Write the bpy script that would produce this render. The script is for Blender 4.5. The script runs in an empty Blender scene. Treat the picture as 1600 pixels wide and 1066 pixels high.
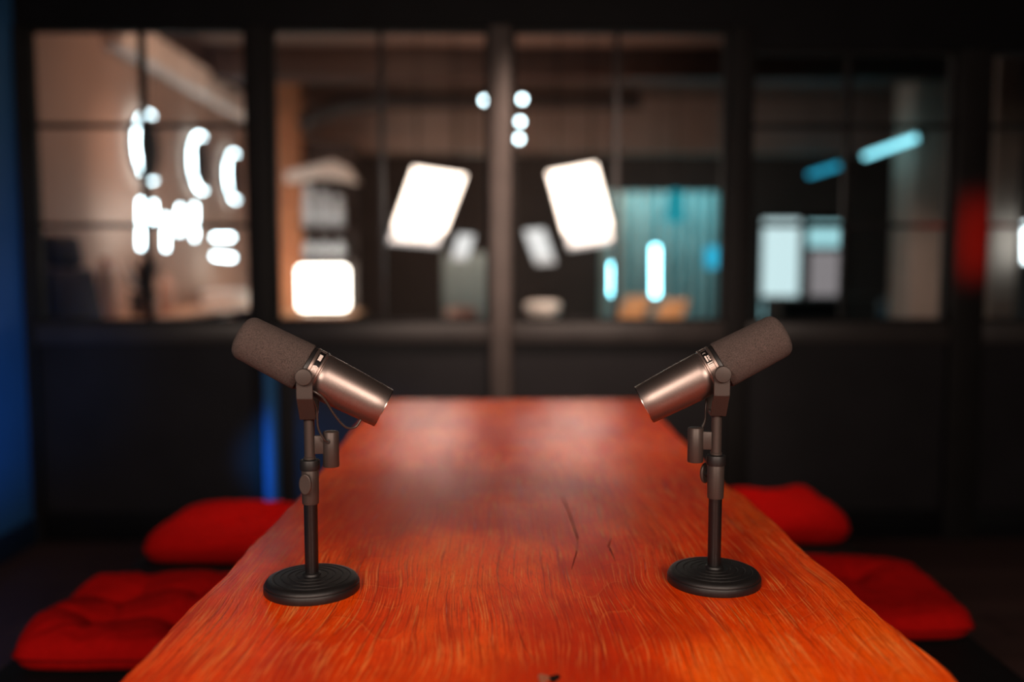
import bpy, bmesh, math, random
from mathutils import Vector, Matrix, noise as mnoise

random.seed(7)
SC = bpy.context.scene
COL = SC.collection
R = math.radians

# ------------------------------------------------------------------ camera
FPX = 1400.0                      # focal length in pixels of the 1600x1066 frame
TABLE_Z = 0.75
CAM = Vector((0.0, 0.0, TABLE_Z + 0.4026))
PITCH = math.atan((533 - 419) / FPX)
YAW = math.atan(14 / FPX)
cd = bpy.data.cameras.new('camera')
cam = bpy.data.objects.new('camera', cd)
COL.objects.link(cam)
cd.sensor_width = 36.0
cd.lens = FPX / 1600 * 36.0
cd.clip_start = 0.02
cd.clip_end = 100
cam.location = CAM
cam.rotation_euler = (math.pi / 2 - PITCH, 0, -YAW)
cd.dof.use_dof = True
cd.dof.focus_distance = 1.115
cd.dof.aperture_fstop = 1.3
SC.camera = cam
CAM_ROT = cam.rotation_euler.to_matrix()


def ray(px, py):
    return CAM_ROT @ Vector(((px - 800) / FPX, -(py - 533) / FPX, -1.0))


def at(px, py, Y):
    """world point at depth Y (metres in front of the camera) seen at that pixel"""
    d = ray(px, py)
    return CAM + d * (Y / d.y)


def on_z(px, py, z):
    d = ray(px, py)
    return CAM + d * ((z - CAM.z) / d.z)


# ------------------------------------------------------------------ world, exposure, room lights
SC.view_settings.view_transform = 'Standard'
SC.view_settings.look = 'None'
SC.view_settings.gamma = 1.0
SC.view_settings.use_curve_mapping = False
SC.view_settings.exposure = 0.0
w = bpy.data.worlds.new('night')
SC.world = w
w.use_nodes = True
w.node_tree.nodes['Background'].inputs[0].default_value = (0.02, 0.025, 0.035, 1)
w.node_tree.nodes['Background'].inputs[1].default_value = 0.02


def aim(o, target):
    d = Vector(target) - o.location
    o.rotation_euler = d.to_track_quat('-Z', 'Y').to_euler()


def area(name, loc, target, sx, sy, power, col, spread=180):
    l = bpy.data.lights.new(name, 'AREA')
    l.shape = 'RECTANGLE'
    l.size = sx
    l.size_y = sy
    l.energy = power
    l.color = col
    l.spread = R(spread)
    o = bpy.data.objects.new(name, l)
    COL.objects.link(o)
    o.location = loc
    aim(o, target)
    return o


def spot(name, loc, target, power, col, ang, blend=1.0, rad=0.05):
    l = bpy.data.lights.new(name, 'SPOT')
    l.energy = power
    l.color = col
    l.spot_size = R(ang)
    l.spot_blend = blend
    l.shadow_soft_size = rad
    o = bpy.data.objects.new(name, l)
    COL.objects.link(o)
    o.location = loc
    aim(o, target)
    return o


GLASS_Y = 3.7666                  # mid plane of the panes of the partition


def tilted_rect(quad, Y):
    """rectangle (centre, width vector, height vector) at depth Y whose outline is the leaning quad; its top leans to the viewer"""
    c = at(sum(q[0] for q in quad) / 4, sum(q[1] for q in quad) / 4, Y)
    k = Y / FPX
    wx = ((quad[1][0] - quad[0][0]) + (quad[2][0] - quad[3][0])) / 2
    wz = -((quad[1][1] - quad[0][1]) + (quad[2][1] - quad[3][1])) / 2
    hx = ((quad[0][0] - quad[3][0]) + (quad[1][0] - quad[2][0])) / 2
    hz = -((quad[0][1] - quad[3][1]) + (quad[1][1] - quad[2][1])) / 2
    dot = wx * hx + wz * hz
    s = math.sqrt(abs(dot))
    wy = s if dot > 0 else -s
    return c, Vector((wx, wy, wz)) * k, Vector((hx, -s, hz)) * k


QUAD_L = [(654, 267), (726, 274), (682, 384), (603, 380)]
QUAD_R = [(852, 270), (930, 259), (960, 381), (896, 389)]
PANEL_Y = 8.2


def softbox_lamp(name, quad, power, col):
    """studio softbox behind the camera; the panes mirror it where the added hall panels glow"""
    c, W, H = tilted_rect(quad, PANEL_Y)
    c.y = 2 * GLASS_Y - c.y
    W.y, H.y = -W.y, -H.y
    l = bpy.data.lights.new(name, 'AREA')
    l.shape = 'RECTANGLE'
    l.size = W.length * 0.9
    l.size_y = H.length * 0.9
    l.energy = power
    l.color = col
    o = bpy.data.objects.new(name, l)
    COL.objects.link(o)
    x = W.normalized()
    y = H.normalized()
    z = x.cross(y)
    if z.y > 0:                    # the lamp shines along -Z, towards the table
        x, z = -x, -z
    M = Matrix.Identity(4)
    for r in range(3):
        M[r][0], M[r][1], M[r][2], M[r][3] = x[r], y[r], z[r], c[r]
    o.matrix_world = M
    return o


WARM = (1.0, 0.79, 0.66)
softbox_lamp('softbox_left', QUAD_L, 29, WARM)
softbox_lamp('softbox_right', QUAD_R, 29, WARM)
# warm ceiling lamp over the table
spot('table_lamp', (0.05, 2.35, 2.68), (0.05, 2.35, 0.75), 75, (1.0, 0.72, 0.52), 50, 1.0, 0.25)
spot('cushion_fill_left', (-0.95, 2.35, 2.68), (-0.72, 2.38, 0.45), 80, (1.0, 0.72, 0.52), 15, 1.0, 0.06)  # added unseen spot to lift the far left cushion
spot('cushion_fill_right', (0.95, 2.5, 2.68), (0.76, 2.5, 0.45), 80, (1.0, 0.72, 0.52), 15, 1.0, 0.06)  # added likewise for the far right cushion
# added unseen spot brightening the middle of the partition
spot('wall_fill', (0.25, 2.7, 2.62), (0.2, 3.72, 0.95), 230, (1.0, 0.72, 0.58), 55, 1.0, 0.08)
# blue stage lamps at the left, red one at the right
spot('blue_lamp', (-1.0, 2.6, 0.30), (-1.97, 3.35, 0.75), 22, (0.0, 0.33, 1.0), 62, 1.0, 0.08)
spot('blue_floor_lamp', (-1.75, 2.95, 0.30), (-0.78, 3.72, 0.35), 60, (0.0, 0.30, 1.0), 30, 1.0, 0.04)
spot('red_lamp', (2.55, 2.6, 1.3), (1.95, 3.72, 1.28), 130, (1.0, 0.01, 0.0), 21, 1.0, 0.05)
# added unseen fills that light the hall behind the glass
area('hall_left_fill', (-1.3, 6.9, 3.26), (-3.0, 8.6, 1.0), 0.8, 0.8, 34, (1.0, 0.60, 0.42))
spot('beam_fill', (-1.7, 6.2, 3.2), (-2.9, 9.2, 2.94), 45, (1.0, 0.74, 0.60), 24, 0.8, 0.08)
spot('stool_fill', (0.6, 7.2, 3.2), (0.42, 9.6, 0.7), 650, (1.0, 0.80, 0.66), 11, 0.7, 0.05)
spot('counter_fill', (-2.15, 6.2, 3.2), (-2.85, 8.0, 0.75), 150, (1.0, 0.62, 0.43), 60, 1.0, 0.1)
area('hall_middle_fill', (0.2, 9.0, 2.2), (0.2, 9.6, 3.3), 2.5, 1.5, 11, (1.0, 0.55, 0.38))
area('hall_far_fill', (0.3, 12.1, 2.85), (0.3, 16.0, 0.6), 3.0, 0.3, 45, (1.0, 0.55, 0.36))
spot('hall_right_fill', (3.1, 6.7, 3.2), (4.0, 9.0, 0.3), 130, (1.0, 0.75, 0.64), 46, 1.0, 0.15)

# ------------------------------------------------------------------ materials
MATS = {}


def nodes_of(name):
    m = bpy.data.materials.new(name)
    m.use_nodes = True
    nt = m.node_tree
    b = nt.nodes['Principled BSDF']
    return m, nt, b


def mat(name, col, rough=0.5, metal=0.0, var=0.12, scale=30.0, bump=0.0, bscale=None, spec=0.5, coat=0.0, sheen=0.0):
    m, nt, b = nodes_of(name)
    N, L = nt.nodes, nt.links
    tc = N.new('ShaderNodeTexCoord')
    nz = N.new('ShaderNodeTexNoise')
    nz.inputs['Scale'].default_value = scale
    nz.inputs['Detail'].default_value = 4
    L.new(tc.outputs['Object'], nz.inputs['Vector'])
    rp = N.new('ShaderNodeValToRGB')
    e = rp.color_ramp.elements
    e[0].position, e[1].position = 0.3, 0.7
    e[0].color = (*[c * (1 - var) for c in col], 1)
    e[1].color = (*[min(1, c * (1 + var)) for c in col], 1)
    L.new(nz.outputs['Fac'], rp.inputs['Fac'])
    L.new(rp.outputs['Color'], b.inputs['Base Color'])
    b.inputs['Roughness'].default_value = rough
    b.inputs['Metallic'].default_value = metal
    b.inputs['Specular IOR Level'].default_value = spec
    b.inputs['Coat Weight'].default_value = coat
    b.inputs['Sheen Weight'].default_value = sheen
    if bump:
        n2 = N.new('ShaderNodeTexNoise')
        n2.inputs['Scale'].default_value = bscale or scale * 4
        n2.inputs['Detail'].default_value = 3
        L.new(tc.outputs['Object'], n2.inputs['Vector'])
        bp = N.new('ShaderNodeBump')
        bp.inputs['Strength'].default_value = bump
        bp.inputs['Distance'].default_value = 0.002
        L.new(n2.outputs['Fac'], bp.inputs['Height'])
        L.new(bp.outputs['Normal'], b.inputs['Normal'])
    MATS[name] = m
    return m


def emit(name, col, strength):
    m, nt, b = nodes_of(name)
    b.inputs['Base Color'].default_value = (*[c * 0.2 for c in col], 1)
    b.inputs['Emission Color'].default_value = (*col, 1)
    b.inputs['Emission Strength'].default_value = strength
    MATS[name] = m
    return m


def glass_mat():
    m = bpy.data.materials.new('pane_glass')
    m.use_nodes = True
    nt = m.node_tree
    N, L = nt.nodes, nt.links
    N.remove(N['Principled BSDF'])
    out = N['Material Output']
    tr = N.new('ShaderNodeBsdfTransparent')
    tr.inputs[0].default_value = (0.97, 0.98, 0.98, 1)
    gl = N.new('ShaderNodeBsdfGlossy')
    gl.inputs['Roughness'].default_value = 0.02
    fr = N.new('ShaderNodeFresnel')
    fr.inputs['IOR'].default_value = 1.5
    mx = N.new('ShaderNodeMixShader')
    L.new(fr.outputs[0], mx.inputs[0])
    L.new(tr.outputs[0], mx.inputs[1])
    L.new(gl.outputs[0], mx.inputs[2])
    L.new(mx.outputs[0], out.inputs[0])
    MATS['pane_glass'] = m


glass_mat()


def wood_table():
    """oiled slab: growth-ring contours of a stretched noise field, fine pores along the grain"""
    m, nt, b = nodes_of('table_wood')
    N, L = nt.nodes, nt.links

    def math_(op, a, bb=None, c=None):
        n = N.new('ShaderNodeMath')
        n.operation = op
        for i, v in enumerate((a, bb, c)):
            if v is None:
                continue
            if isinstance(v, (int, float)):
                n.inputs[i].default_value = v
            else:
                L.new(v, n.inputs[i])
        return n.outputs[0]

    def mapped(sx, sy, sz, loc=(0, 0, 0), src=None):
        mp = N.new('ShaderNodeMapping')
        mp.inputs['Scale'].default_value = (sx, sy, sz)
        mp.inputs['Location'].default_value = loc
        L.new(src or tc.outputs['Object'], mp.inputs['Vector'])
        return mp.outputs[0]

    def noise(vec, scale, detail=2, rough=0.5, dist=0.0):
        n = N.new('ShaderNodeTexNoise')
        n.inputs['Scale'].default_value = scale
        n.inputs['Detail'].default_value = detail
        n.inputs['Roughness'].default_value = rough
        n.inputs['Distortion'].default_value = dist
        L.new(vec, n.inputs['Vector'])
        return n.outputs['Fac']

    def ramp(fac, pts):
        r = N.new('ShaderNodeValToRGB')
        cr = r.color_ramp
        while len(cr.elements) < len(pts):
            cr.elements.new(0.5)
        for e, (p, c) in zip(cr.elements, pts):
            e.position = p
            e.color = (*c, 1)
        L.new(fac, r.inputs['Fac'])
        return r.outputs['Color']

    def mix(fac, a, bb, mode='MIX'):
        n = N.new('ShaderNodeMix')
        n.data_type = 'RGBA'
        n.blend_type = mode
        for s, v in ((n.inputs['Factor'], fac), (n.inputs['A'], a), (n.inputs['B'], bb)):
            pass
        if isinstance(fac, (int, float)):
            n.inputs[0].default_value = fac
        else:
            L.new(fac, n.inputs[0])
        for i, v in ((6, a), (7, bb)):
            if isinstance(v, tuple):
                n.inputs[i].default_value = (*v, 1)
            else:
                L.new(v, n.inputs[i])
        return n.outputs[2]

    tc = N.new('ShaderNodeTexCoord')
    sep = N.new('ShaderNodeSeparateXYZ')
    L.new(tc.outputs['Object'], sep.inputs[0])
    # warp
    wob = N.new('ShaderNodeTexNoise')
    wob.inputs['Scale'].default_value = 5.0
    wob.inputs['Detail'].default_value = 1.5
    L.new(mapped(1, 0.55, 1), wob.inputs['Vector'])
    off = N.new('ShaderNodeVectorMath')
    off.operation = 'MULTIPLY_ADD'
    L.new(wob.outputs['Color'], off.inputs[0])
    off.inputs[1].default_value = (0.070, 0.12, 0)
    L.new(tc.outputs['Object'], off.inputs[2])
    warped = off.outputs[0]
    # figure: contours of a slow field, drawn out along the board
    field = noise(mapped(4.6, 1.25, 1, (1.7, 0.4, 0), warped), 1.0, 1.0, 0.4)
    rings = math_('MULTIPLY', field, 30.0)
    rings = math_('ADD', rings, math_('MULTIPLY', sep.outputs[0], 42.0))
    fr = math_('FRACT', rings)                                    # saw: sharp late-wood line
    fine = noise(mapped(330, 4.5, 20, (0, 0, 0), warped), 1.0, 4, 0.65)
    streak = noise(mapped(46, 1.6, 8, (2, 5, 0), warped), 1.0, 4, 0.65)
    pores = noise(mapped(520, 9, 40, (3, 1, 0), warped), 1.0, 2, 0.6)
    broad = noise(mapped(7, 2.6, 1, (0.3, 2.2, 0), warped), 1.0, 4, 0.6)
    blot = noise(mapped(3.4, 2.2, 1, (5.2, 1.3, 0)), 1.0, 4, 0.6)
    base = ramp(broad, [(0.28, (0.55, 0.022, 0.0005)), (0.45, (0.85, 0.058, 0.001)), (0.60, (0.97, 0.095, 0.002)), (0.78, (1.0, 0.16, 0.006))])
    base = mix(math_('MULTIPLY', ramp_f(N, L, streak, 0.48, 0.30), 0.55), base, (0.40, 0.014, 0.0005))
    base = mix(math_('MULTIPLY', ramp_f(N, L, streak, 0.56, 0.72), 0.45), base, (1.0, 0.19, 0.015))
    base = mix(math_('MULTIPLY', ramp_f(N, L, fr, 0.82, 0.98), 0.16), base, (0.30, 0.011, 0.001))
    base = mix(math_('MULTIPLY', ramp_f(N, L, fr, 0.06, 0.0), 0.20), base, (1.0, 0.34, 0.08))
    base = mix(math_('MULTIPLY', ramp_f(N, L, fine, 0.53, 0.64), 0.62), base, (0.20, 0.009, 0.001))
    base = mix(math_('MULTIPLY', ramp_f(N, L, pores, 0.55, 0.64), 0.60), base, (1.0, 0.33, 0.07))
    fibre = noise(mapped(900, 60, 60, (7, 2, 0), warped), 1.0, 2, 0.7)
    base = mix(math_('MULTIPLY', ramp_f(N, L, fibre, 0.50, 0.68), 0.45), base, (0.34, 0.014, 0.001))
    base = mix(math_('MULTIPLY', ramp_f(N, L, blot, 0.54, 0.36), 0.65), base, (0.40, 0.015, 0.0005))
    L.new(base, b.inputs['Base Color'])
    rg = N.new('ShaderNodeMapRange')
    L.new(fine, rg.inputs[0])
    rg.inputs[3].default_value = 0.18
    rg.inputs[4].default_value = 0.32
    L.new(rg.outputs[0], b.inputs['Roughness'])
    b.inputs['Specular IOR Level'].default_value = 0.18
    h = math_('ADD', math_('MULTIPLY', fine, -1.0), math_('MULTIPLY', fr, -0.35))
    h = math_('ADD', h, math_('MULTIPLY', pores, 0.5))
    bp = N.new('ShaderNodeBump')
    bp.inputs['Strength'].default_value = 0.5
    bp.inputs['Distance'].default_value = 0.0012
    L.new(h, bp.inputs['Height'])
    L.new(bp.outputs['Normal'], b.inputs['Normal'])
    MATS['table_wood'] = m


def ramp_f(N, L, fac, lo, hi):
    r = N.new('ShaderNodeMapRange')
    r.interpolation_type = 'SMOOTHSTEP'
    L.new(fac, r.inputs[0])
    r.inputs[1].default_value = lo
    r.inputs[2].default_value = hi
    return r.outputs[0]


wood_table()


def brick_mat(name, c1, c2, mortar, scale=4.0):
    m, nt, b = nodes_of(name)
    N, L = nt.nodes, nt.links
    tc = N.new('ShaderNodeTexCoord')
    mp = N.new('ShaderNodeMapping')
    mp.inputs['Rotation'].default_value = (R(90), 0, 0)
    L.new(tc.outputs['Object'], mp.inputs['Vector'])
    br = N.new('ShaderNodeTexBrick')
    br.inputs['Color1'].default_value = (*c1, 1)
    br.inputs['Color2'].default_value = (*c2, 1)
    br.inputs['Mortar'].default_value = (*mortar, 1)
    br.inputs['Scale'].default_value = scale
    L.new(mp.outputs[0], br.inputs['Vector'])
    L.new(br.outputs['Color'], b.inputs['Base Color'])
    b.inputs['Roughness'].default_value = 0.85
    MATS[name] = m


def plank_mat(name, c1, c2, rough):
    m, nt, b = nodes_of(name)
    N, L = nt.nodes, nt.links
    tc = N.new('ShaderNodeTexCoord')
    mp = N.new('ShaderNodeMapping')
    L.new(tc.outputs['Object'], mp.inputs['Vector'])
    br = N.new('ShaderNodeTexBrick')
    br.inputs['Color1'].default_value = (*c1, 1)
    br.inputs['Color2'].default_value = (*c2, 1)
    br.inputs['Mortar'].default_value = (0.01, 0.006, 0.005, 1)
    br.inputs['Scale'].default_value = 1.0
    br.inputs['Brick Width'].default_value = 1.6
    br.inputs['Row Height'].default_value = 0.16
    br.inputs['Mortar Size'].default_value = 0.004
    L.new(mp.outputs[0], br.inputs['Vector'])
    nz = N.new('ShaderNodeTexNoise')
    m2 = N.new('ShaderNodeMapping')
    m2.inputs['Scale'].default_value = (3, 40, 1)
    L.new(tc.outputs['Object'], m2.inputs['Vector'])
    L.new(m2.outputs[0], nz.inputs['Vector'])
    mx = N.new('ShaderNodeMix')
    mx.data_type = 'RGBA'
    mx.blend_type = 'MULTIPLY'
    mx.inputs[0].default_value = 0.5
    L.new(br.outputs['Color'], mx.inputs[6])
    L.new(nz.outputs['Color'], mx.inputs[7])
    L.new(mx.outputs[2], b.inputs['Base Color'])
    b.inputs['Roughness'].default_value = rough
    MATS[name] = m


# near room
mat('black_paint', (0.004, 0.004, 0.005), 0.6, var=0.2, scale=6, spec=0.15)
mat('frame_paint', (0.010, 0.009, 0.009), 0.55, var=0.15, scale=8, spec=0.2)
mat('centre_post_lit', (0.085, 0.068, 0.062), 0.40, metal=0.3, var=0.12, scale=8)  # lighter paint carries the light gathered at the partition's centre
mat('sill_paint', (0.035, 0.030, 0.029), 0.42, var=0.15, scale=8)
mat('panel_paint', (0.013, 0.012, 0.014), 0.5, var=0.15, scale=5, spec=0.25)
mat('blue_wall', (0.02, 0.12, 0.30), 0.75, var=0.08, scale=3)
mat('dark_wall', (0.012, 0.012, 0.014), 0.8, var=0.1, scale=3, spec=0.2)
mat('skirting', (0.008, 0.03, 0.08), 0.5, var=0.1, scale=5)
plank_mat('floor_wood', (0.10, 0.052, 0.045), (0.07, 0.036, 0.032), 0.5)
mat('bench_black', (0.005, 0.0045, 0.0045), 0.7, var=0.3, scale=12, spec=0.15)
mat('knot_dark', (0.012, 0.006, 0.004), 0.9, var=0.3, scale=200, spec=0.1)
mat('cushion_red', (0.36, 0.003, 0.0025), 0.95, var=0.10, scale=60, bump=0.35, bscale=900, spec=0.04)
mat('seam_red', (0.14, 0.002, 0.002), 0.9, var=0.1, scale=80, spec=0.04)
mat('knot_filler', (0.30, 0.09, 0.04), 0.8, var=0.3, scale=300, bump=0.5, bscale=600)
# microphones
mat('foam', (0.100, 0.074, 0.066), 0.95, var=0.55, scale=1000, bump=1.0, bscale=1200, spec=0.2)
mat('mic_metal', (0.29, 0.235, 0.215), 0.40, metal=0.95, var=0.08, scale=700, bump=0.06, bscale=2500)
mat('mic_band', (0.34, 0.26, 0.23), 0.38, metal=0.9, var=0.05, scale=300)
mat('mic_black', (0.010, 0.009, 0.009), 0.45, var=0.1, scale=300)
mat('yoke_paint', (0.062, 0.047, 0.041), 0.45, metal=0.4, var=0.10, scale=900, bump=0.08, bscale=2500)
mat('cable_dark', (0.05, 0.038, 0.033), 0.25, metal=0.3, var=0.05, scale=300)
mat('base_iron', (0.008, 0.007, 0.007), 0.45, var=0.25, scale=900, bump=0.18, bscale=1600)
mat('tube_black', (0.007, 0.006, 0.006), 0.35, var=0.15, scale=300)
mat('collar_black', (0.008, 0.007, 0.007), 0.5, var=0.15, scale=300)
mat('mark_white', (0.85, 0.74, 0.68), 0.45, var=0.05, scale=300)
mat('rim_metal', (0.55, 0.45, 0.40), 0.25, metal=1.0, var=0.05, scale=300)
# hall
mat('plaster', (0.40, 0.26, 0.20), 0.85, var=0.07, scale=2)
mat('hall_ceiling', (0.22, 0.145, 0.115), 0.85, var=0.1, scale=2)
mat('beam_paint', (0.50, 0.36, 0.30), 0.8, var=0.08, scale=3)
mat('pale_beam', (0.92, 0.80, 0.72), 0.7, var=0.05, scale=3)
mat('hall_back', (0.060, 0.045, 0.040), 0.85, var=0.15, scale=2)
mat('duct_dark', (0.035, 0.028, 0.026), 0.5, var=0.15, scale=4)
plank_mat('hall_floor', (0.09, 0.06, 0.05), (0.06, 0.04, 0.034), 0.4)
brick_mat('orange_brick', (0.62, 0.24, 0.10), (0.50, 0.17, 0.07), (0.40, 0.22, 0.14))
mat('oak', (0.60, 0.32, 0.17), 0.5, var=0.2, scale=8)
mat('dark_wood', (0.06, 0.035, 0.028), 0.5, var=0.2, scale=8)
mat('lamp_black', (0.004, 0.004, 0.004), 0.6, var=0.2, scale=20, spec=0.2)
mat('vinyl_black', (0.008, 0.007, 0.007), 0.5, var=0.2, scale=20, spec=0.3)
mat('steel', (0.45, 0.45, 0.46), 0.3, metal=1.0, var=0.05, scale=20)
mat('bottle_white', (0.75, 0.62, 0.57), 0.4, var=0.05, scale=20)
mat('bottle_pink', (0.70, 0.46, 0.38), 0.4, var=0.05, scale=20)
mat('cap_orange', (0.70, 0.20, 0.08), 0.4, var=0.05, scale=20)
mat('towel', (0.85, 0.80, 0.76), 0.95, var=0.06, scale=80)
mat('leaf_dark', (0.035, 0.028, 0.026), 0.6, var=0.3, scale=30)
mat('vase_grey', (0.72, 0.77, 0.82), 0.2, var=0.1, scale=10)
mat('frosted_grey', (0.34, 0.38, 0.36), 0.5, var=0.08, scale=4)
mat('teal_cloth', (0.36, 0.50, 0.50), 0.9, var=0.15, scale=3)
mat('tan_leather', (0.85, 0.42, 0.20), 0.5, var=0.08, scale=20)
mat('beige_column', (0.55, 0.44, 0.37), 0.85, var=0.06, scale=4)
mat('blue_chair', (0.02, 0.14, 0.22), 0.5, var=0.1, scale=20)
mat('bowl_cream', (0.92, 0.80, 0.72), 0.5, var=0.05, scale=20)
emit('led_white', (0.72, 0.93, 1.0), 20.0)
emit('led_cyan', (0.30, 0.86, 1.0), 14.0)
emit('led_tube', (0.30, 0.86, 1.0), 2.4)
emit('softbox_far', (1.0, 0.98, 0.96), 1.0)
emit('led_blue', (0.03, 0.55, 0.85), 0.9)
emit('led_teal', (0.02, 0.50, 0.62), 0.55)
emit('led_pale', (0.85, 0.97, 1.0), 8.0)
emit('lightbox', (1.0, 0.90, 0.78), 12.0)
emit('softbox', (1.0, 0.80, 0.66), 5.0)
emit('softbox_dim', (1.0, 0.92, 0.87), 0.7)
emit('window_cyan', (0.45, 0.86, 0.92), 0.85)
emit('window_pale', (0.72, 0.95, 0.98), 0.95)
emit('window_grey', (0.55, 0.50, 0.52), 0.45)


# ------------------------------------------------------------------ mesh helpers
class MB:
    def __init__(self):
        self.bm = bmesh.new()

    def box(self, x0, x1, y0, y1, z0, z1, bev=0.0, seg=2, M=None):
        r = bmesh.ops.create_cube(self.bm, size=1.0)
        vs = r['verts']
        for v in vs:
            v.co = Vector(((x0 + x1) / 2 + v.co.x * (x1 - x0), (y0 + y1) / 2 + v.co.y * (y1 - y0), (z0 + z1) / 2 + v.co.z * (z1 - z0)))
        if bev > 0:
            es = list({e for v in vs for e in v.link_edges})
            rr = bmesh.ops.bevel(self.bm, geom=es, offset=bev, segments=seg, affect='EDGES', profile=0.5)
            vs = list({v for f in rr['faces'] for v in f.verts} | {v for v in vs if v.is_valid})
        if M is not None:
            for v in vs:
                v.co = M @ v.co
        return self

    def lathe(self, prof, n=48, M=None, axis='Z', caps=True):
        """prof: list of (radius, height) bottom to top, turned about Z (or about X)"""
        rings = []
        for r, h in prof:
            ring = []
            for i in range(n):
                a = 2 * math.pi * i / n
                if axis == 'Z':
                    c = Vector((r * math.cos(a), r * math.sin(a), h))
                else:
                    c = Vector((h, r * math.cos(a), r * math.sin(a)))
                if M is not None:
                    c = M @ c
                ring.append(self.bm.verts.new(c))
            rings.append(ring)
        for a, b in zip(rings, rings[1:]):
            for i in range(n):
                j = (i + 1) % n
                self.bm.faces.new((a[i], a[j], b[j], b[i]))
        if caps:
            self.bm.faces.new(list(reversed(rings[0])))
            self.bm.faces.new(rings[-1])
        return self

    def tube(self, pts, rad, n=10, smooth=6):
        pts = [Vector(p) for p in pts]
        if smooth > 1 and len(pts) > 2:
            out = []
            for i in range(len(pts) - 1):
                p0, p1, p2, p3 = pts[max(i - 1, 0)], pts[i], pts[i + 1], pts[min(i + 2, len(pts) - 1)]
                for k in range(smooth):
                    t = k / smooth
                    out.append(0.5 * ((2 * p1) + (p2 - p0) * t + (2 * p0 - 5 * p1 + 4 * p2 - p3) * t * t + (3 * p1 - p0 - 3 * p2 + p3) * t ** 3))
            out.append(pts[-1])
            pts = out
        rings = []
        ref = None
        for i, p in enumerate(pts):
            d = (pts[min(i + 1, len(pts) - 1)] - pts[max(i - 1, 0)]).normalized()
            if ref is None:
                ref = d.orthogonal().normalized()
            u = (ref - d * ref.dot(d)).normalized()
            ref = u
            v = d.cross(u)
            rr = rad(i / (len(pts) - 1)) if callable(rad) else rad
            rings.append([self.bm.verts.new(p + (u * math.cos(2 * math.pi * k / n) + v * math.sin(2 * math.pi * k / n)) * rr) for k in range(n)])
        for a, b in zip(rings, rings[1:]):
            for i in range(n):
                j = (i + 1) % n
                self.bm.faces.new((a[i], a[j], b[j], b[i]))
        self.bm.faces.new(list(reversed(rings[0])))
        self.bm.faces.new(rings[-1])
        return self

    def prism(self, pts, ext):
        """closed planar polygon extruded by the vector ext"""
        ext = Vector(ext)
        a = [self.bm.verts.new(Vector(p)) for p in pts]
        b = [self.bm.verts.new(Vector(p) + ext) for p in pts]
        n = len(a)
        self.bm.faces.new(list(reversed(a)))
        self.bm.faces.new(b)
        for i in range(n):
            j = (i + 1) % n
            self.bm.faces.new((a[i], a[j], b[j], b[i]))
        return self

    def build(self, name, material, parent=None, smooth=True, loc=None, bevel=0.0):
        bmesh.ops.recalc_face_normals(self.bm, faces=self.bm.faces)
        me = bpy.data.meshes.new(name)
        self.bm.to_mesh(me)
        self.bm.free()
        me.materials.append(MATS[material])
        o = bpy.data.objects.new(name, me)
        COL.objects.link(o)
        if smooth:
            for p in me.polygons:
                p.use_smooth = True
            me.set_sharp_from_angle(angle=R(38))
        if parent is not None:
            o.parent = parent
        if loc is not None:
            o.location = loc
        if bevel:
            md = o.modifiers.new('edge', 'BEVEL')
            md.width = bevel
            md.segments = 2
        return o


def tag(o, label=None, cat=None, group=None, kind=None):
    if label:
        o['label'] = label
    if cat:
        o['category'] = cat
    if group:
        o['group'] = group
    if kind:
        o['kind'] = kind
    return o


def thing(name, loc, label, cat, group=None, rz=0.0):
    o = bpy.data.objects.new(name, None)
    o.empty_display_size = 0.1
    COL.objects.link(o)
    o.location = loc
    o.rotation_euler = (0, 0, rz)
    return tag(o, label, cat, group)


def struct(name, mb, material, label, cat, **kw):
    return tag(mb.build(name, material, **kw), label, cat, kind='structure')


# ------------------------------------------------------------------ near room shell
WY = 3.72                                       # the glazed partition stands here
XL, XR, YB, ZC = at(45, 600, WY).x, 3.1, -1.6, 2.75
FW = WY + 0.09                                  # back face of the partition
struct('floor', MB().box(XL - 0.1, XR + 0.1, YB, FW, -0.1, 0.0), 'floor_wood', 'dark brown wooden floor around the table', 'floor', smooth=False)
struct('ceiling', MB().box(XL - 0.1, XR + 0.1, YB, FW, ZC, ZC + 0.1), 'dark_wall', 'dark ceiling over the table', 'ceiling', smooth=False)
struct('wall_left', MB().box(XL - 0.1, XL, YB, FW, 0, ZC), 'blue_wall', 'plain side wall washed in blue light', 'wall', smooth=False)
struct('wall_right', MB().box(XR, XR + 0.1, YB, FW, 0, ZC), 'dark_wall', 'dark side wall at the red-lit end', 'wall', smooth=False)
struct('wall_front', MB().box(XL, XR, YB - 0.1, YB, 0, ZC), 'dark_wall', 'dark wall facing the glazed partition', 'wall', smooth=False)
struct('baseboard_left', MB().box(XL, XL + 0.018, YB, WY, 0, 0.11, 0.004), 'skirting', 'dark baseboard along the blue side wall', 'baseboard')

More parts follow.
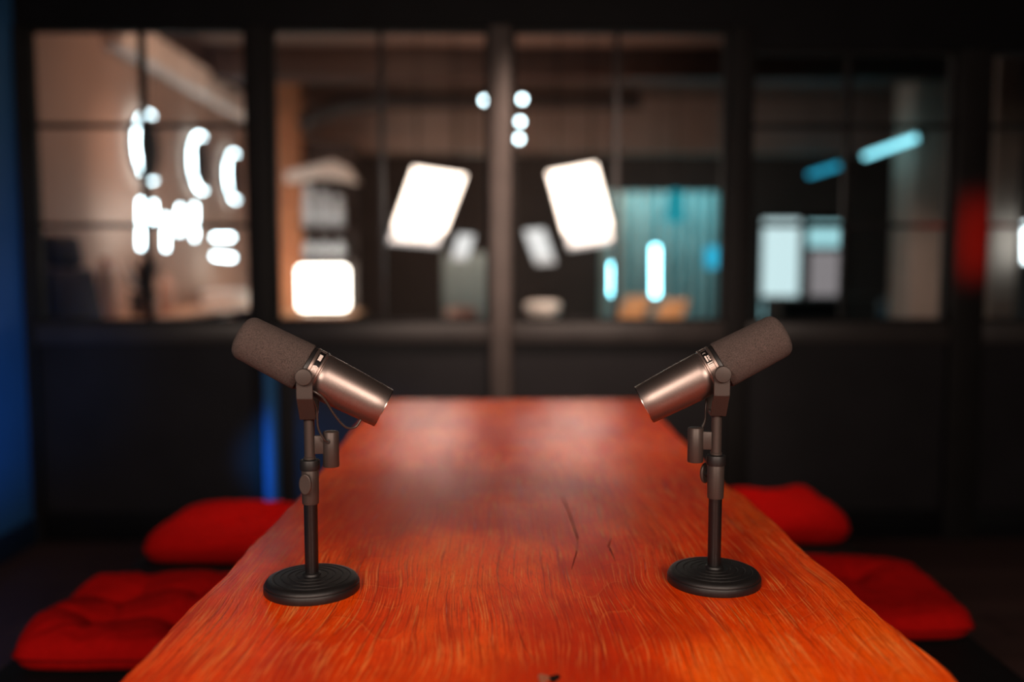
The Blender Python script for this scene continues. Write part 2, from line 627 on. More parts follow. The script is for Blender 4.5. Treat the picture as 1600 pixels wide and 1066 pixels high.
# glazed partition: panes between posts
OPEN = [(55, 393), (428, 765), (800, 1133), (1168, 1483), (1535, 1830)]
TOPS = [42, 42, 42, 75, 75]
SILL = at(800, 505, WY).z
ZTOP = [at(800, t, WY).z for t in TOPS]
XS = [(at(a, 500, WY).x, at(b, 500, WY).x) for a, b in OPEN]
XS[-1] = (XS[-1][0], XR)
hd = MB()
hd.box(XL, XR, WY, FW, ZTOP[0], ZC)
hd.box(XS[2][1] + 0.01, XR, WY, FW, ZTOP[3], ZTOP[0])
wall_back = struct('wall_back', hd, 'black_paint', 'black glazed partition wall with steel frames behind the table', 'wall', smooth=False)
posts = [(XL, XS[0][0])] + [(XS[i][1], XS[i + 1][0]) for i in range(4)]
for i, (a, b) in enumerate(posts):
    top = ZTOP[0] if i < 4 else ZTOP[3]
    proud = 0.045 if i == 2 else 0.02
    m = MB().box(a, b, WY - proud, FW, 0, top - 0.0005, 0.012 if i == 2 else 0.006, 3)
    m.build('post', 'centre_post_lit' if i == 2 else 'frame_paint', wall_back)
for i, (a, b) in enumerate(XS):
    MB().box(a + 0.001, b - 0.001, WY - 0.012, FW, SILL - 0.085, SILL, 0.006).build('sill_rail', 'sill_paint', wall_back)
    MB().box(a + 0.001, b - 0.001, WY + 0.02, FW - 0.01, 0.12, SILL - 0.086).build('lower_panel', 'panel_paint', wall_back, smooth=False)
    MB().box(a + 0.001, b - 0.001, WY + 0.004, FW, 0, 0.119, 0.005).build('kick_rail', 'black_paint', wall_back)
    # window
    zt = ZTOP[i]
    fr = MB()
    f = 0.016
    y0, y1 = WY + 0.025, WY + 0.065
    fr.box(a + 0.001, a + f, y0, y1, SILL + 0.001, zt - 0.001)
    fr.box(b - f, b - 0.001, y0, y1, SILL + 0.001, zt - 0.001)
    fr.box(a + f, b - f, y0, y1, SILL + 0.001, SILL + f)
    fr.box(a + f, b - f, y0, y1, zt - f, zt - 0.001)
    wn = ['window beside the blue wall with round ring lamps behind it', 'window with the glowing lightbox and slanted panel behind it',
          'window right of the centre post with slanted panel and cyan tubes behind', 'dark window with two diagonal cyan tubes behind it',
          'window at the red-lit edge beside a grey column'][i]
    win = struct('window_%d' % (i + 1), fr, 'frame_paint', 'black steel framed ' + wn, 'window', smooth=False)
    mull = [(222,), (595,), (965,), (1327,), (1655,)][i]
    mx = at(mull[0], 300, WY).x
    MB().box(mx - 0.010, mx + 0.010, y0, y1, SILL + f, zt - f, 0.003).build('mullion', 'sill_paint' if i in (1, 2) else 'frame_paint', win)
    cols = [(a + f, mx - 0.010), (mx + 0.010, b - f)]
    hz = [at(800, p, WY).z for p in (352, 195)]
    for (c0, c1) in cols:
        rows = [(SILL + f, zt - f)]
        if i not in (1, 2):
            for h in hz:
                MB().box(c0, c1, y0, y1, h - 0.009, h + 0.009, 0.003).build('glazing_bar', 'frame_paint', win)
            rows = [(SILL + f, hz[0] - 0.009), (hz[0] + 0.009, hz[1] - 0.009), (hz[1] + 0.009, zt - f)]
        for (r0, r1) in rows:
            MB().box(c0, c1, y0 + 0.017, y0 + 0.023, r0, r1).build('pane', 'pane_glass', win, smooth=False)
# made-up round pipe, added to catch the blue light on the partition
px_ = at(424, 650, WY - 0.02).x
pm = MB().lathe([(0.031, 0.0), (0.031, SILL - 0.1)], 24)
pp = pm.build('added_pipe', 'blue_wall', None, loc=(px_, WY - 0.02, 0.0))
tag(pp, 'made-up vertical pipe catching the blue light on the partition behind the left microphone', 'pipe')

# ------------------------------------------------------------------ table
left_px = [(185, 1066), (237, 1011), (287, 959), (347, 903), (388, 856), (429, 818), (470, 774), (500, 737), (550, 672), (575, 646), (601, 620)]
right_px = [(1498, 1066), (1467, 1035), (1416, 995), (1382, 968), (1320, 909), (1268, 870), (1220, 824), (1165, 775), (1134, 757), (1124, 744), (1090, 710), (1045, 665), (1000, 620)]
lp = [on_z(x, y, TABLE_Z) for x, y in left_px]
rp = [on_z(x, y, TABLE_Z) for x, y in right_px]
YF, YN = 2.74, 0.42


def edge_line(pts):
    pts = sorted([(p.y, p.x) for p in pts])
    out = []
    n = 120
    for i in range(n + 1):
        y = YN + (YF - YN) * i / n
        if y <= pts[0][0]:
            x = pts[0][1]
        elif y >= pts[-1][0]:
            x = pts[-1][1]
        else:
            for (ya, xa), (yb, xb) in zip(pts, pts[1:]):
                if ya <= y <= yb:
                    x = xa + (xb - xa) * (y - ya) / (yb - ya)
                    break
        x += 0.0035 * mnoise.noise(Vector((y * 9, x * 3, 0.3))) + 0.0018 * mnoise.noise(Vector((y * 45, x, 2.3)))
        out.append((x, y))
    return out


table = thing('dining_table', (0, 1.58, 0), 'long orange-brown wooden table with rough natural edges under both microphones', 'table')
TL = Vector((0, 1.58, 0))
le, re_ = edge_line(lp), edge_line(rp)
poly = le + list(reversed(re_))
m = MB()
# rough waney sides: three layers
layers = []
for k, (z, ins) in enumerate([(TABLE_Z - 0.045, 0.006), (TABLE_Z - 0.03, -0.002), (TABLE_Z - 0.012, -0.003), (TABLE_Z - 0.003, 0.0), (TABLE_Z, 0.003)]):
    ring = []
    for (x, y) in poly:
        s = -1 if x < 0 else 1
        jit = 0.003 * mnoise.noise(Vector((y * 25, z * 60, s * 5.0)))
        ring.append(m.bm.verts.new(Vector((x - s * (ins + (jit if k < 4 else 0)), y, z)) - TL))
    layers.append(ring)
n = len(poly)
for a, b in zip(layers, layers[1:]):
    for i in range(n):
        j = (i + 1) % n
        m.bm.faces.new((a[i], a[j], b[j], b[i]))
m.bm.faces.new(list(reversed(layers[0])))
m.bm.faces.new(layers[-1])
top = m.build('tabletop', 'table_wood', table)
# knot hole cut out of the slab
kc = on_z(866, 1060, TABLE_Z)
cut = MB()
prof = []
for k in range(14):
    a = 2 * math.pi * k / 14
    rr = 0.0062 * (1 + 0.25 * math.sin(2 * a + 0.6) + 0.12 * math.sin(3 * a))
    prof.append(kc + Vector((rr * 0.85 * math.cos(a), rr * 1.5 * math.sin(a), -0.06)) - TL)
cut.prism(prof, (0, 0, 0.08))
co = cut.build('cutter', 'knot_filler', table, smooth=False)
cracks = []
for path, wd in (([(877, 772), (885, 790), (892, 810), (902, 840), (902, 860), (893, 890)], 0.0011),
                 ([(955, 838), (951, 854), (962, 878)], 0.0012),
                 ([(806, 968), (814, 998), (822, 1016), (836, 1032)], 0.0003)):
    P = [on_z(x, y, TABLE_Z) - TL for x, y in path]
    n_ = len(P) - 1
    sides = [[], []]
    for k, q in enumerate(P):
        d = (P[min(k + 1, n_)] - P[max(k - 1, 0)]).normalized()
        nn = Vector((-d.y, d.x, 0))
        wk = wd * (0.15 if k in (0, n_) else 1.0)
        sides[0].append(q + nn * wk - Vector((0, 0, 0.004)))
        sides[1].append(q - nn * wk - Vector((0, 0, 0.004)))
    cracks.append(MB().prism(sides[0] + sides[1][::-1], (0, 0, 0.02)).build('crack_cutter', 'knot_filler', table, smooth=False))
for c_ in cracks:
    bc = top.modifiers.new('crack', 'BOOLEAN')
    bc.operation = 'DIFFERENCE'
    bc.object = c_
    bc.solver = 'EXACT'
bo = top.modifiers.new('hole', 'BOOLEAN')
bo.operation = 'DIFFERENCE'
bo.object = co
bo.solver = 'EXACT'
bpy.context.view_layer.update()
dg = bpy.context.evaluated_depsgraph_get()
nm = bpy.data.meshes.new_from_object(top.evaluated_get(dg))
top.modifiers.clear()
top.data = nm
nm.materials.clear()
nm.materials.append(MATS['table_wood'])
nm.materials.append(MATS['knot_dark'])
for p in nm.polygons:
    # inner walls of the knot hole and the cracks are darker than the wood
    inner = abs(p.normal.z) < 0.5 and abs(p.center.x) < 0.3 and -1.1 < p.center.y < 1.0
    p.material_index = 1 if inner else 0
    p.use_smooth = abs(p.normal.z) < 0.9              # the flat top keeps its own normal
for c_ in cracks + [co]:
    bpy.data.objects.remove(c_)
kf = on_z(849, 1061, TABLE_Z)
fl = MB()
pr = []
for k in range(12):
    a = 2 * math.pi * k / 12
    rr = 0.0056 * (1 + 0.2 * math.sin(3 * a + 1))
    pr.append(kf + Vector((rr * math.cos(a), rr * 1.7 * math.sin(a), -0.002)) - TL)
fl.prism(pr, (0, 0, 0.0032))
fl.build('knot_filler', 'knot_filler', table, bevel=0.0008)
for sx in (-1, 1):
    for y in (0.62, 2.50):
        MB().box(sx * 0.29 - 0.035, sx * 0.29 + 0.035, y - 0.035 - 1.58, y + 0.035 - 1.58, 0, TABLE_Z - 0.046, 0.005).build('leg', 'bench_black', table)
for y in (0.62, 2.50):
    MB().box(-0.254, 0.254, y - 0.02 - 1.58, y + 0.02 - 1.58, TABLE_Z - 0.11, TABLE_Z - 0.046, 0.004).build('crossbar', 'bench_black', table)

# ------------------------------------------------------------------ benches and cushions
BZ = 0.415


def bench(sx, label):
    xc = 0.715 * sx
    t = thing('bench', (xc, 1.7, 0), label, 'bench', 'benches along the table')
    MB().box(-0.215, 0.225, -1.10, 1.05, BZ - 0.045, BZ, 0.006).build('seat_board', 'bench_black', t)
    for y in (-0.95, 0.9):
        for x in (-0.15, 0.15):
            MB().box(x - 0.025, x + 0.025, y - 0.025, y + 0.025, 0, BZ - 0.046, 0.004).build('leg', 'bench_black', t)
        MB().box(-0.124, 0.124, y - 0.015, y + 0.015, 0.12, 0.16, 0.003).build('stretcher', 'bench_black', t)
    return t


bench(-1, 'black bench with two red cushions on the blue-lit side of the table')
bench(1, 'black bench with two red cushions on the dark right side of the table')


def cushion(cx, cy, rz, wx, wy, th, seed, tufts, label, plump=1.0, slump=0.0):
    """pad swept as a closed grid: rounded sides, tufted top with creases between the tufts"""
    bm = bmesh.new()
    n = 56
    rnd = random.Random(seed)
    offx, offy = rnd.random() * 9, rnd.random() * 9

    def prof(u, v):
        # u,v in -1..1, returns half thickness factor
        e = max(abs(u), abs(v))
        q = (abs(u) ** 9 + abs(v) ** 9) ** (1 / 9)
        q = min(q, 1.0)
        return (1 - q ** 12) ** 0.5

    grid = {}
    for side in (1, -1):
        for i in range(n + 1):
            for j in range(n + 1):
                # denser towards the rim
                u = math.sin((i / n - 0.5) * math.pi)
                v = math.sin((j / n - 0.5) * math.pi)
                # soft corners
                k = 1 - 0.10 * (u * u * v * v) ** 2
                x = u * wx / 2 * k
                y = v * wy / 2 * k
                rim = 1 + 0.020 * mnoise.noise(Vector((u * 2.2 + offx, v * 2.2 + offy, 0)))
                x *= rim
                y *= rim
                h = prof(u, v)
                if i in (0, n) or j in (0, n):
                    if side == -1:
                        grid[(side, i, j)] = grid[(1, i, j)]
                        continue
                    z = th * 0.42
                elif side == 1:
                    z = th * 0.42 + th * 0.58 * h
                    d = 0.0
                    for (tx, ty) in tufts:
                        r2 = ((u - tx) ** 2 + (v - ty) ** 2)
                        d += 0.75 * math.exp(-r2 / 0.035)
                    # creases through the tufts
                    for (tx, ty) in tufts:
                        wob = 0.05 * mnoise.noise(Vector((u * 4 + offx, v * 4 + offy, 3)))
                        d += 0.30 * math.exp(-((u - tx + wob) / 0.05) ** 2) * math.exp(-((v - ty) / 0.55) ** 2)
                        d += 0.30 * math.exp(-((v - ty + wob) / 0.05) ** 2) * math.exp(-((u - tx) / 0.55) ** 2)
                    z -= th * 0.62 * min(d, 0.95) * h
                    z += th * 0.30 * plump * h * (mnoise.noise(Vector((u * 1.3 + offx, v * 1.3 + offy, 1))))
                    z += 0.0045 * h * mnoise.noise(Vector((u * 5 + offx, v * 9 + offy, 5))) + 0.002 * h * mnoise.noise(Vector((u * 16 + offx, v * 13 + offy, 7)))
                    z += slump * th * h * u
                    z = max(z, th * 0.43)
                else:
                    z = th * 0.42 - th * 0.42 * min(1, h * 1.1)
                grid[(side, i, j)] = bm.verts.new((x, y, z))
    for side in (1, -1):
        for i in range(n):
            for j in range(n):
                q = [grid[(side, i, j)], grid[(side, i + 1, j)], grid[(side, i + 1, j + 1)], grid[(side, i, j + 1)]]
                if side == -1:
                    q.reverse()
                try:
                    bm.faces.new(q)
                except ValueError:
                    pass
    t = thing('seat_cushion', (cx, cy, BZ + 0.001), label, 'cushion', 'red seat cushions on the benches', rz)
    mb = MB()
    mb.bm.free()
    mb.bm = bm
    c = mb.build('pad', 'cushion_red', t)
    c.data.set_sharp_from_angle(angle=R(180))
    pts = []
    for i in range(0, n + 1, 2):
        pts.append(grid_co(wx, wy, th, i / n, 0, offx, offy))
    for j in range(0, n + 1, 2):
        pts.append(grid_co(wx, wy, th, 1, j / n, offx, offy))
    for i in range(n, -1, -2):
        pts.append(grid_co(wx, wy, th, i / n, 1, offx, offy))
    for j in range(n, -1, -2):
        pts.append(grid_co(wx, wy, th, 0, j / n, offx, offy))
    MB().tube(pts, 0.0022, 6, 1).build('seam', 'seam_red', t)
    return t


def grid_co(wx, wy, th, a, b, ox, oy):
    u = math.sin((a - 0.5) * math.pi)
    v = math.sin((b - 0.5) * math.pi)
    k = (1 - 0.10 * (u * u * v * v) ** 2) * (1 + 0.020 * mnoise.noise(Vector((u * 2.2 + ox, v * 2.2 + oy, 0))))
    return (u * wx / 2 * k, v * wy / 2 * k, th * 0.42)


FOUR = [(-0.36, -0.34), (0.36, -0.34), (-0.36, 0.36), (0.36, 0.36)]
cushion(-0.705, 1.775, R(1.5), 0.43, 0.40, 0.068, 11, FOUR, 'tufted red seat cushion on the left bench, nearest to the camera')
cushion(-0.700, 2.37, R(-2.5), 0.42, 0.40, 0.072, 23, [(-0.05, -0.1), (0.4, 0.3)], 'tufted red seat cushion on the left bench, farther away beside the blue pipe', 0.25)
cushion(0.735, 1.895, R(-1.0), 0.435, 0.40, 0.062, 31, [(0.2, 0.35), (-0.3, 0.1)], 'flat dark red seat cushion on the right bench, nearest to the camera', 0.8)
cushion(0.725, 2.49, R(3.0), 0.43, 0.36, 0.078, 47, [], 'plump bright red seat cushion on the right bench, farther away by the table edge', 1.0, 0.1)


# ------------------------------------------------------------------ microphones and their stands
TILT = R(28.3)
PIV = 0.2737            # height of the yoke pivot over the table top
AXIS_UP = 0.004
A = Vector((math.cos(TILT), 0, -math.sin(TILT)))
NRM = Vector((math.sin(TILT), 0, math.cos(TILT)))
SIDE = Vector((0, -1, 0))
B0 = 0.1657             # local zero of the microphone: bottom of its mounting tube over the table


def mic_frame():
    """matrix: X along the capsule axis (foam -X, body +X), origin at the pivot"""
    c = Vector((0, 0, PIV - B0)) + NRM * AXIS_UP
    M = Matrix.Identity(4)
    for r in range(3):
        M[r][0] = A[r]
        M[r][1] = -SIDE[r]
        M[r][2] = NRM[r]
        M[r][3] = c[r]
    return M


def band_patch(mb, M, rad, t0, t1, a0, a1, side, seg=5, th=0.0004):
    """thin curved patch on the band between axial t0..t1 and angles a0..a1 above the side facing out"""
    g = []
    for k in range(seg + 1):
        a = a0 + (a1 - a0) * k / seg
        row = []
        for t in (t0, t1):
            for r in (rad - 0.0003, rad + th):
                row.append(mb.bm.verts.new(M @ Vector((t, side * -r * math.cos(a), r * math.sin(a)))))
        g.append(row)
    F = mb.bm.faces.new
    for p, q in zip(g, g[1:]):
        F((p[1], p[3], q[3], q[1]))
        F((p[0], q[0], q[2], p[2]))
        F((p[0], p[1], q[1], q[0]))
        F((p[2], q[2], q[3], p[3]))
    F((g[0][0], g[0][2], g[0][3], g[0][1]))
    F((g[-1][0], g[-1][1], g[-1][3], g[-1][2]))


def microphone(loc, rz, label, droop=1.0):
    t = thing('microphone', loc, label, 'microphone', 'studio microphones on the table', rz)
    M = mic_frame()
    # foam windscreen
    pr = [(0.0005, -0.0962)]
    R0 = 0.0278
    for k in range(1, 10):
        a = k / 9 * math.pi / 2
        pr.append((R0 - 0.0125 + 0.0125 * math.sin(a) if k > 0 else 0, -0.0950 + 0.0125 * (1 - math.cos(a))))
    pr.insert(1, (R0 - 0.0125, -0.0956))
    pr += [(0.0288, -0.055), (0.0297, -0.025), (0.0303, -0.0085), (0.0296, -0.0068), (0.026, -0.0066)]
    MB().lathe(pr, 64, M, 'X').build('windscreen', 'foam', t)
    # black ring behind the foam
    MB().lathe([(0.024, -0.0068), (0.0282, -0.0064), (0.0286, -0.0050), (0.0286, -0.0022), (0.0270, -0.0018)], 64, M, 'X').build('black_ring', 'mic_black', t)
    # label band with two raised lips
    band = MB().lathe([(0.025, -0.0020), (0.0290, -0.0018), (0.0296, -0.0012), (0.0296, 0.0016), (0.0292, 0.0020), (0.0287, 0.0022), (0.0287, 0.0098), (0.0292, 0.0100), (0.0296, 0.0104),
                       (0.0296, 0.0124), (0.0290, 0.0130), (0.0280, 0.0132), (0.0280, 0.0142), (0.026, 0.0142)], 72, M, 'X').build('label_band', 'mic_band', t)
    bk = MB()
    for s in (1, -1):
        band_patch(bk, M, 0.0287, 0.0024, 0.0097, R(24), R(156), s, 24, 0.0002)
    bk.build('black_strip', 'mic_black', band)
    mk = 0.0289

    def letters(strokes, side, a_c, t_c, size_a, size_t):
        mb = MB()
        for (ta, tb, aa, ab) in strokes:
            band_patch(mb, M, mk, t_c + (ta - 0.5) * size_t, t_c + (tb - 0.5) * size_t, a_c + (aa - 0.5) * size_a, a_c + (ab - 0.5) * size_a, side, 3, 0.0004)
        return mb

    def arcs(side, a_c, t_c, rad, gap, bar):
        """round C or E of the conformity mark, opening towards the foam end"""
        mb = MB()
        n_ = 12
        for k in range(n_):
            p0 = math.pi * (0.5 + k / n_)
            p1 = math.pi * (0.5 + (k + 1) / n_)
            for q0, q1 in ((p0, p1),):
                g = []
                for ang in (q0, q1):
                    for rr in (rad, rad - bar):
                        # letter runs along the circumference
                        du = rr * math.cos(ang)
                        dv = rr * math.sin(ang)
                        g.append((t_c + dv, a_c - du / mk))
                vs = []
                for (tt, aa) in g:
                    vs.append(mb.bm.verts.new(M @ Vector((tt, side * -(mk + 0.0004) * math.cos(aa), (mk + 0.0004) * math.sin(aa)))))
                mb.bm.faces.new((vs[0], vs[1], vs[3], vs[2]))
        return mb

    # near side of the left microphone: CE mark, white block, grey block
    arcs(1, R(10), 0.0060, 0.0031, 0, 0.0010).build('mark', 'mark_white', band)
    arcs(1, R(19), 0.0060, 0.0031, 0, 0.0010).build('mark', 'mark_white', band)
    letters([(0.42, 0.58, 0.30, 0.85)], 1, R(16.8), 0.0060, R(8), 0.006).build('mark', 'mark_white', band)
    letters([(0, 0.8, 0, 0.22), (0, 0.8, 0.27, 0.48), (0, 0.8, 0.53, 0.74), (0, 0.8, 0.79, 1)], 1, R(50), 0.0062, R(20), 0.0052).build('mark', 'mark_white', band)
    letters([(0, 1, 0, 1)], 1, R(83), 0.0060, R(12), 0.0066).build('mark', 'mic_band', band)
    # other side: block of upright strokes, line of lettering, ring
    letters([(0, 1, 0.0, 0.2), (0.1, 1, 0.38, 0.58), (0, 0.9, 0.78, 1), (0.85, 1, 0, 1)], -1, R(22), 0.0060, R(12), 0.0070).build('mark', 'mark_white', band)
    letters([(0.55, 0.85, 0.0, 1.0), (0.0, 0.35, 0.05, 0.2), (0.1, 0.4, 0.28, 0.45), (0.0, 0.35, 0.52, 0.62), (0.05, 0.4, 0.72, 0.9)], -1, R(41), 0.0060, R(18), 0.0066).build('mark', 'mark_white', band)
    arcs(-1, R(58), 0.0066, 0.0018, 0, 0.0006).build('mark', 'mark_white', band)
    letters([(0, 1, 0, 1)], -1, R(80), 0.0060, R(14), 0.0062).build('mark', 'mic_band', band)
    # tapering metal body with recessed end
    body = MB().lathe([(0.024, 0.0140), (0.0279, 0.0142), (0.0284, 0.0150), (0.0284, 0.022), (0.0276, 0.055), (0.0264, 0.085), (0.0257, 0.1010), (0.0252, 0.1020), (0.0243, 0.1020), (0.0240, 0.1000), (0.0238, 0.0975), (0.004, 0.0975)], 72, M, 'X').build('body', 'mic_metal', t)
    MB().lathe([(0.0246, 0.1016), (0.0255, 0.1016), (0.0255, 0.1024), (0.0246, 0.1024)], 64, M, 'X', caps=False).build('end_rim', 'rim_metal', body)
    # yoke: two arms and a foot
    yk = MB()
    p = PIV - B0
    for s in (-1, 1):
        pts = []
        for k in range(13):
            a = math.pi * k / 12
            pts.append((0.0098 * math.cos(a), s * 0.0345, p + 0.0098 * math.sin(a)))
        pts += [(-0.0098, s * 0.0345, p - 0.027), (0.0098, s * 0.0345, p - 0.027)]
        yk.prism(pts, (0, s * 0.0035, 0))
        # lower leg bends in towards the tube
        q = [(-0.0098, s * 0.0345, p - 0.0268), (-0.0098, s * 0.0380, p - 0.0268), (-0.0098, s * 0.0125, 0.2175 - B0), (-0.0098, 0, 0.2175 - B0), (-0.0098, 0, 0.2225 - B0), (-0.0098, s * 0.0105, 0.2225 - B0)]
        yk.prism(q, (0.0196, 0, 0))
    yk.build('yoke', 'yoke_paint', t, bevel=0.0007)
    for s in (-1, 1):
        Mk = Matrix.Translation((0, 0, p)) @ Matrix.Rotation(R(90) * (1 if s < 0 else -1), 4, 'X')
        MB().lathe([(0.0055, 0.028), (0.0055, 0.0385), (0.0094, 0.0387), (0.0101, 0.0393), (0.0101, 0.0440), (0.0095, 0.0452), (0.006, 0.0456), (0.0005, 0.0457)], 40, Mk).build('yoke_knob', 'yoke_paint', t)
    # tube under the yoke, screwed into the stand
    MB().lathe([(0.0060, 0.0), (0.0074, 0.0004), (0.0074, 0.0032), (0.0066, 0.0036), (0.0066, 0.2173 - B0)], 32).build('mount_tube', 'yoke_paint', t)
    # connector cylinder held beside the tube
    cx = 0.0262
    con = MB().lathe([(0.0070, 0.1560 - B0), (0.0094, 0.1562 - B0), (0.0100, 0.1570 - B0), (0.0100, 0.1992 - B0), (0.0092, 0.2004 - B0), (0.002, 0.2008 - B0)], 40, Matrix.Translation((cx, 0, 0))).build('connector', 'yoke_paint', t)
    MB().lathe([(0.0030, 0.0), (0.0030, 0.0016), (0.0020, 0.0018), (0.0015, 0.0018)], 16, Matrix.Translation((cx - 0.0028, -0.0092, 0.1895 - B0)) @ Matrix.Rotation(R(90), 4, 'X')).build('cable_grommet', 'mic_black', con)
    MB().box(0.0062, cx - 0.0080, -0.0036, 0.0036, 0.1728 - B0, 0.1955 - B0, 0.0008).build('connector_bracket', 'yoke_paint', t)
    # thin cable from the connector up through the yoke and round to the underside of the body
    cz = lambda z: z - B0
    path = [(cx - 0.0028, -0.0100, cz(0.1895)), (0.0190, -0.0130, cz(0.1935)), (0.0125, -0.0140, cz(0.2080)), (0.0115, -0.0170, cz(0.2300)), (0.0085, -0.0262, cz(0.2440)),
            (0.0080, -0.0300, cz(0.2545)), (0.0150, -0.0295, cz(0.2515)), (0.0225, -0.0275, cz(0.2440)), (0.0350, -0.0230, cz(0.2225)), (0.0460, -0.0170, cz(0.2085)), (0.0570, -0.0120, cz(0.2072)), (0.0640, -0.0090, cz(0.2160))]
    if not droop:                                     # tucked up against the body
        path = path[:8] + [(0.0320, -0.0262, cz(0.2400)), (0.0420, -0.0240, cz(0.2345)), (0.0520, -0.0180, cz(0.2270))]
    MB().tube(path, 0.0014, 10, 8).build('cable', 'cable_dark', t)
    return t


def mic_stand(loc, wing_rz, label):
    t = thing('microphone_stand', loc, label, 'microphone stand', 'round-based desk stands')
    prof = [(0.050, 0.0), (0.0585, 0.0003), (0.0592, 0.0012), (0.0592, 0.0085), (0.0586, 0.0098), (0.0576, 0.0102), (0.0576, 0.0112), (0.0572, 0.0124), (0.0555, 0.0146), (0.0530, 0.0158),
            (0.0485, 0.0164), (0.0478, 0.0158), (0.0466, 0.0158), (0.0458, 0.0167), (0.0392, 0.0173), (0.0384, 0.0166), (0.0372, 0.0166), (0.0364, 0.0175),
            (0.0300, 0.0180), (0.0292, 0.0173), (0.0280, 0.0173), (0.0272, 0.0182), (0.0208, 0.0186), (0.0200, 0.0179), (0.0188, 0.0179), (0.0180, 0.0188), (0.0115, 0.0192), (0.0108, 0.0215), (0.0086, 0.0225)]
    b = MB().lathe(prof, 96)
    b.build('base', 'base_iron', t)
    MB().lathe([(0.0084, 0.0190), (0.0084, 0.1110)], 32).build('tube', 'tube_black', t)
    MB().lathe([(0.0086, 0.1095), (0.0098, 0.1098), (0.0103, 0.1110), (0.0106, 0.1300), (0.0108, 0.1540), (0.0104, 0.1550)], 40).build('clutch', 'yoke_paint', t)
    MB().lathe([(0.0100, 0.1525), (0.0120, 0.1530), (0.0123, 0.1540), (0.0123, 0.1640), (0.0118, 0.1652), (0.0076, 0.1655)], 40).build('collar', 'collar_black', t)
    # flat oval thumb knob on a short stem
    Mr = Matrix.Rotation(wing_rz, 4, 'Z')
    wk = MB()
    pts = []
    for k in range(28):
        a = 2 * math.pi * k / 28
        pts.append(Mr @ Vector((0.0080 * math.cos(a), -0.0165, 0.1385 + 0.0132 * math.sin(a))))
    wk.prism(pts, Mr @ Vector((0, -0.0045, 0)))
    wing = wk.build('thumb_knob', 'yoke_paint', t, bevel=0.0014)
    MB().lathe([(0.0045, 0.0090), (0.0045, 0.0170)], 20, Mr @ Matrix.Translation((0, 0, 0.1385)) @ Matrix.Rotation(R(90), 4, 'X')).build('knob_stem', 'collar_black', wing)
    return t


DL, DR_ = 1.10, 1.122
gl = on_z(488, 931, TABLE_Z)
xl = gl.x * DL / gl.y
gr = on_z(1115, 921, TABLE_Z)
xr = gr.x * DR_ / gr.y
mic_stand((xl, DL, TABLE_Z), R(-6), 'black round-based desk stand carrying the left microphone')
microphone((xl, DL, TABLE_Z + B0), R(5), 'dark metal studio microphone on the left stand, foam end towards the blue wall')
mic_stand((xr, DR_, TABLE_Z), R(-148), 'black round-based desk stand carrying the right microphone')
microphone((xr, DR_, TABLE_Z + B0), R(175), 'dark metal studio microphone on the right stand, foam end pointing right', 0)

# ------------------------------------------------------------------ hall behind the glass
HX0, HX1, HY1, HZ = -3.0, 7.0, 16.0, 3.3
struct('floor_hall', MB().box(HX0 - 0.1, HX1 + 0.1, FW + 0.001, HY1 + 0.1, -0.1, -0.001), 'hall_floor', 'dark floor of the hall behind the glass', 'floor', smooth=False)
struct('ceiling_hall', MB().box(HX0 - 0.1, HX1 + 0.1, FW + 0.001, HY1 + 0.1, HZ, HZ + 0.1), 'hall_ceiling', 'brown ceiling of the hall behind the glass', 'ceiling', smooth=False)
struct('wall_hall_left', MB().box(HX0 - 0.1, HX0, FW + 0.001, HY1, 0, HZ), 'plaster', 'pale plaster wall of the hall with ring lamps', 'wall', smooth=False)
struct('wall_hall_right', MB().box(HX1, HX1 + 0.1, FW + 0.001, HY1, 0, HZ), 'hall_back', 'dark right wall of the hall', 'wall', smooth=False)
struct('wall_hall_back', MB().box(HX0, HX1, HY1, HY1 + 0.1, 0, HZ), 'hall_back', 'dark far wall of the hall', 'wall', smooth=False)
# pale beam along the left wall
struct('trim_1', MB().box(HX0 + 0.001, HX0 + 0.16, 6.9, 11.4, 2.82, 3.06, 0.01), 'pale_beam', 'pale beam high on the hall wall left of the frame post', 'beam')
struct('trim_4', MB().box(HX0 + 0.001, HX0 + 0.13, 6.4, 11.4, 3.061, HZ - 0.001), 'dark_wood', 'dark timber strip above the pale beam', 'trim', smooth=False)
# downstand beams across the hall
struct('trim_2', MB().box(HX0 + 0.17, HX1 - 0.01, 11.5, 11.9, 2.62, HZ - 0.001, 0.01), 'beam_paint', 'wide brown beam across the hall above the slanted panels', 'beam')
struct('trim_3', MB().box(HX0 + 0.17, HX1 - 0.01, 8.9, 9.2, 3.0, HZ - 0.001, 0.01), 'dark_wood', 'dark ceiling beam nearer to the glass', 'beam')
# dark duct bending along the ceiling
dt = MB().tube([at(470, 196, 10.2), at(505, 176, 10.2), at(545, 163, 10.2), at(620, 157, 10.2), at(800, 157, 10.2), at(1000, 157, 10.2)], 0.10, 16, 6).build('air_duct', 'duct_dark')
for q_ in (620, 800, 980):
    e_ = at(q_, 157, 10.2)
    MB().box(e_.x - 0.01, e_.x + 0.01, e_.y - 0.01, e_.y + 0.01, e_.z + 0.09, HZ - 0.001).build('hanger', 'lamp_black', dt)
tag(dt, 'dark round air duct bending along the ceiling behind the second window', 'duct')


def ring_lamp(px, py, Y, rad, label):
    p = at(px, py, Y)
    t = thing('ring_lamp', (HX0 + 0.002, p.y, p.z), label, 'lamp', 'round wall lamps on the plaster wall')
    Mx = Matrix.Rotation(R(90), 4, 'Y')
    MB().lathe([(rad * 0.98, 0.0), (rad, 0.01), (rad, 0.035), (rad * 0.96, 0.045), (0.01, 0.045)], 48, Mx).build('dark_disc', 'lamp_black', t)
    pts = []
    for k in range(25):
        a = R(90 - 18) + R(216) * k / 24
        pts.append((0.062, rad * math.cos(a), rad * math.sin(a)))
    MB().tube(pts, 0.009, 8, 1).build('light_tube', 'led_white', t)
    return t


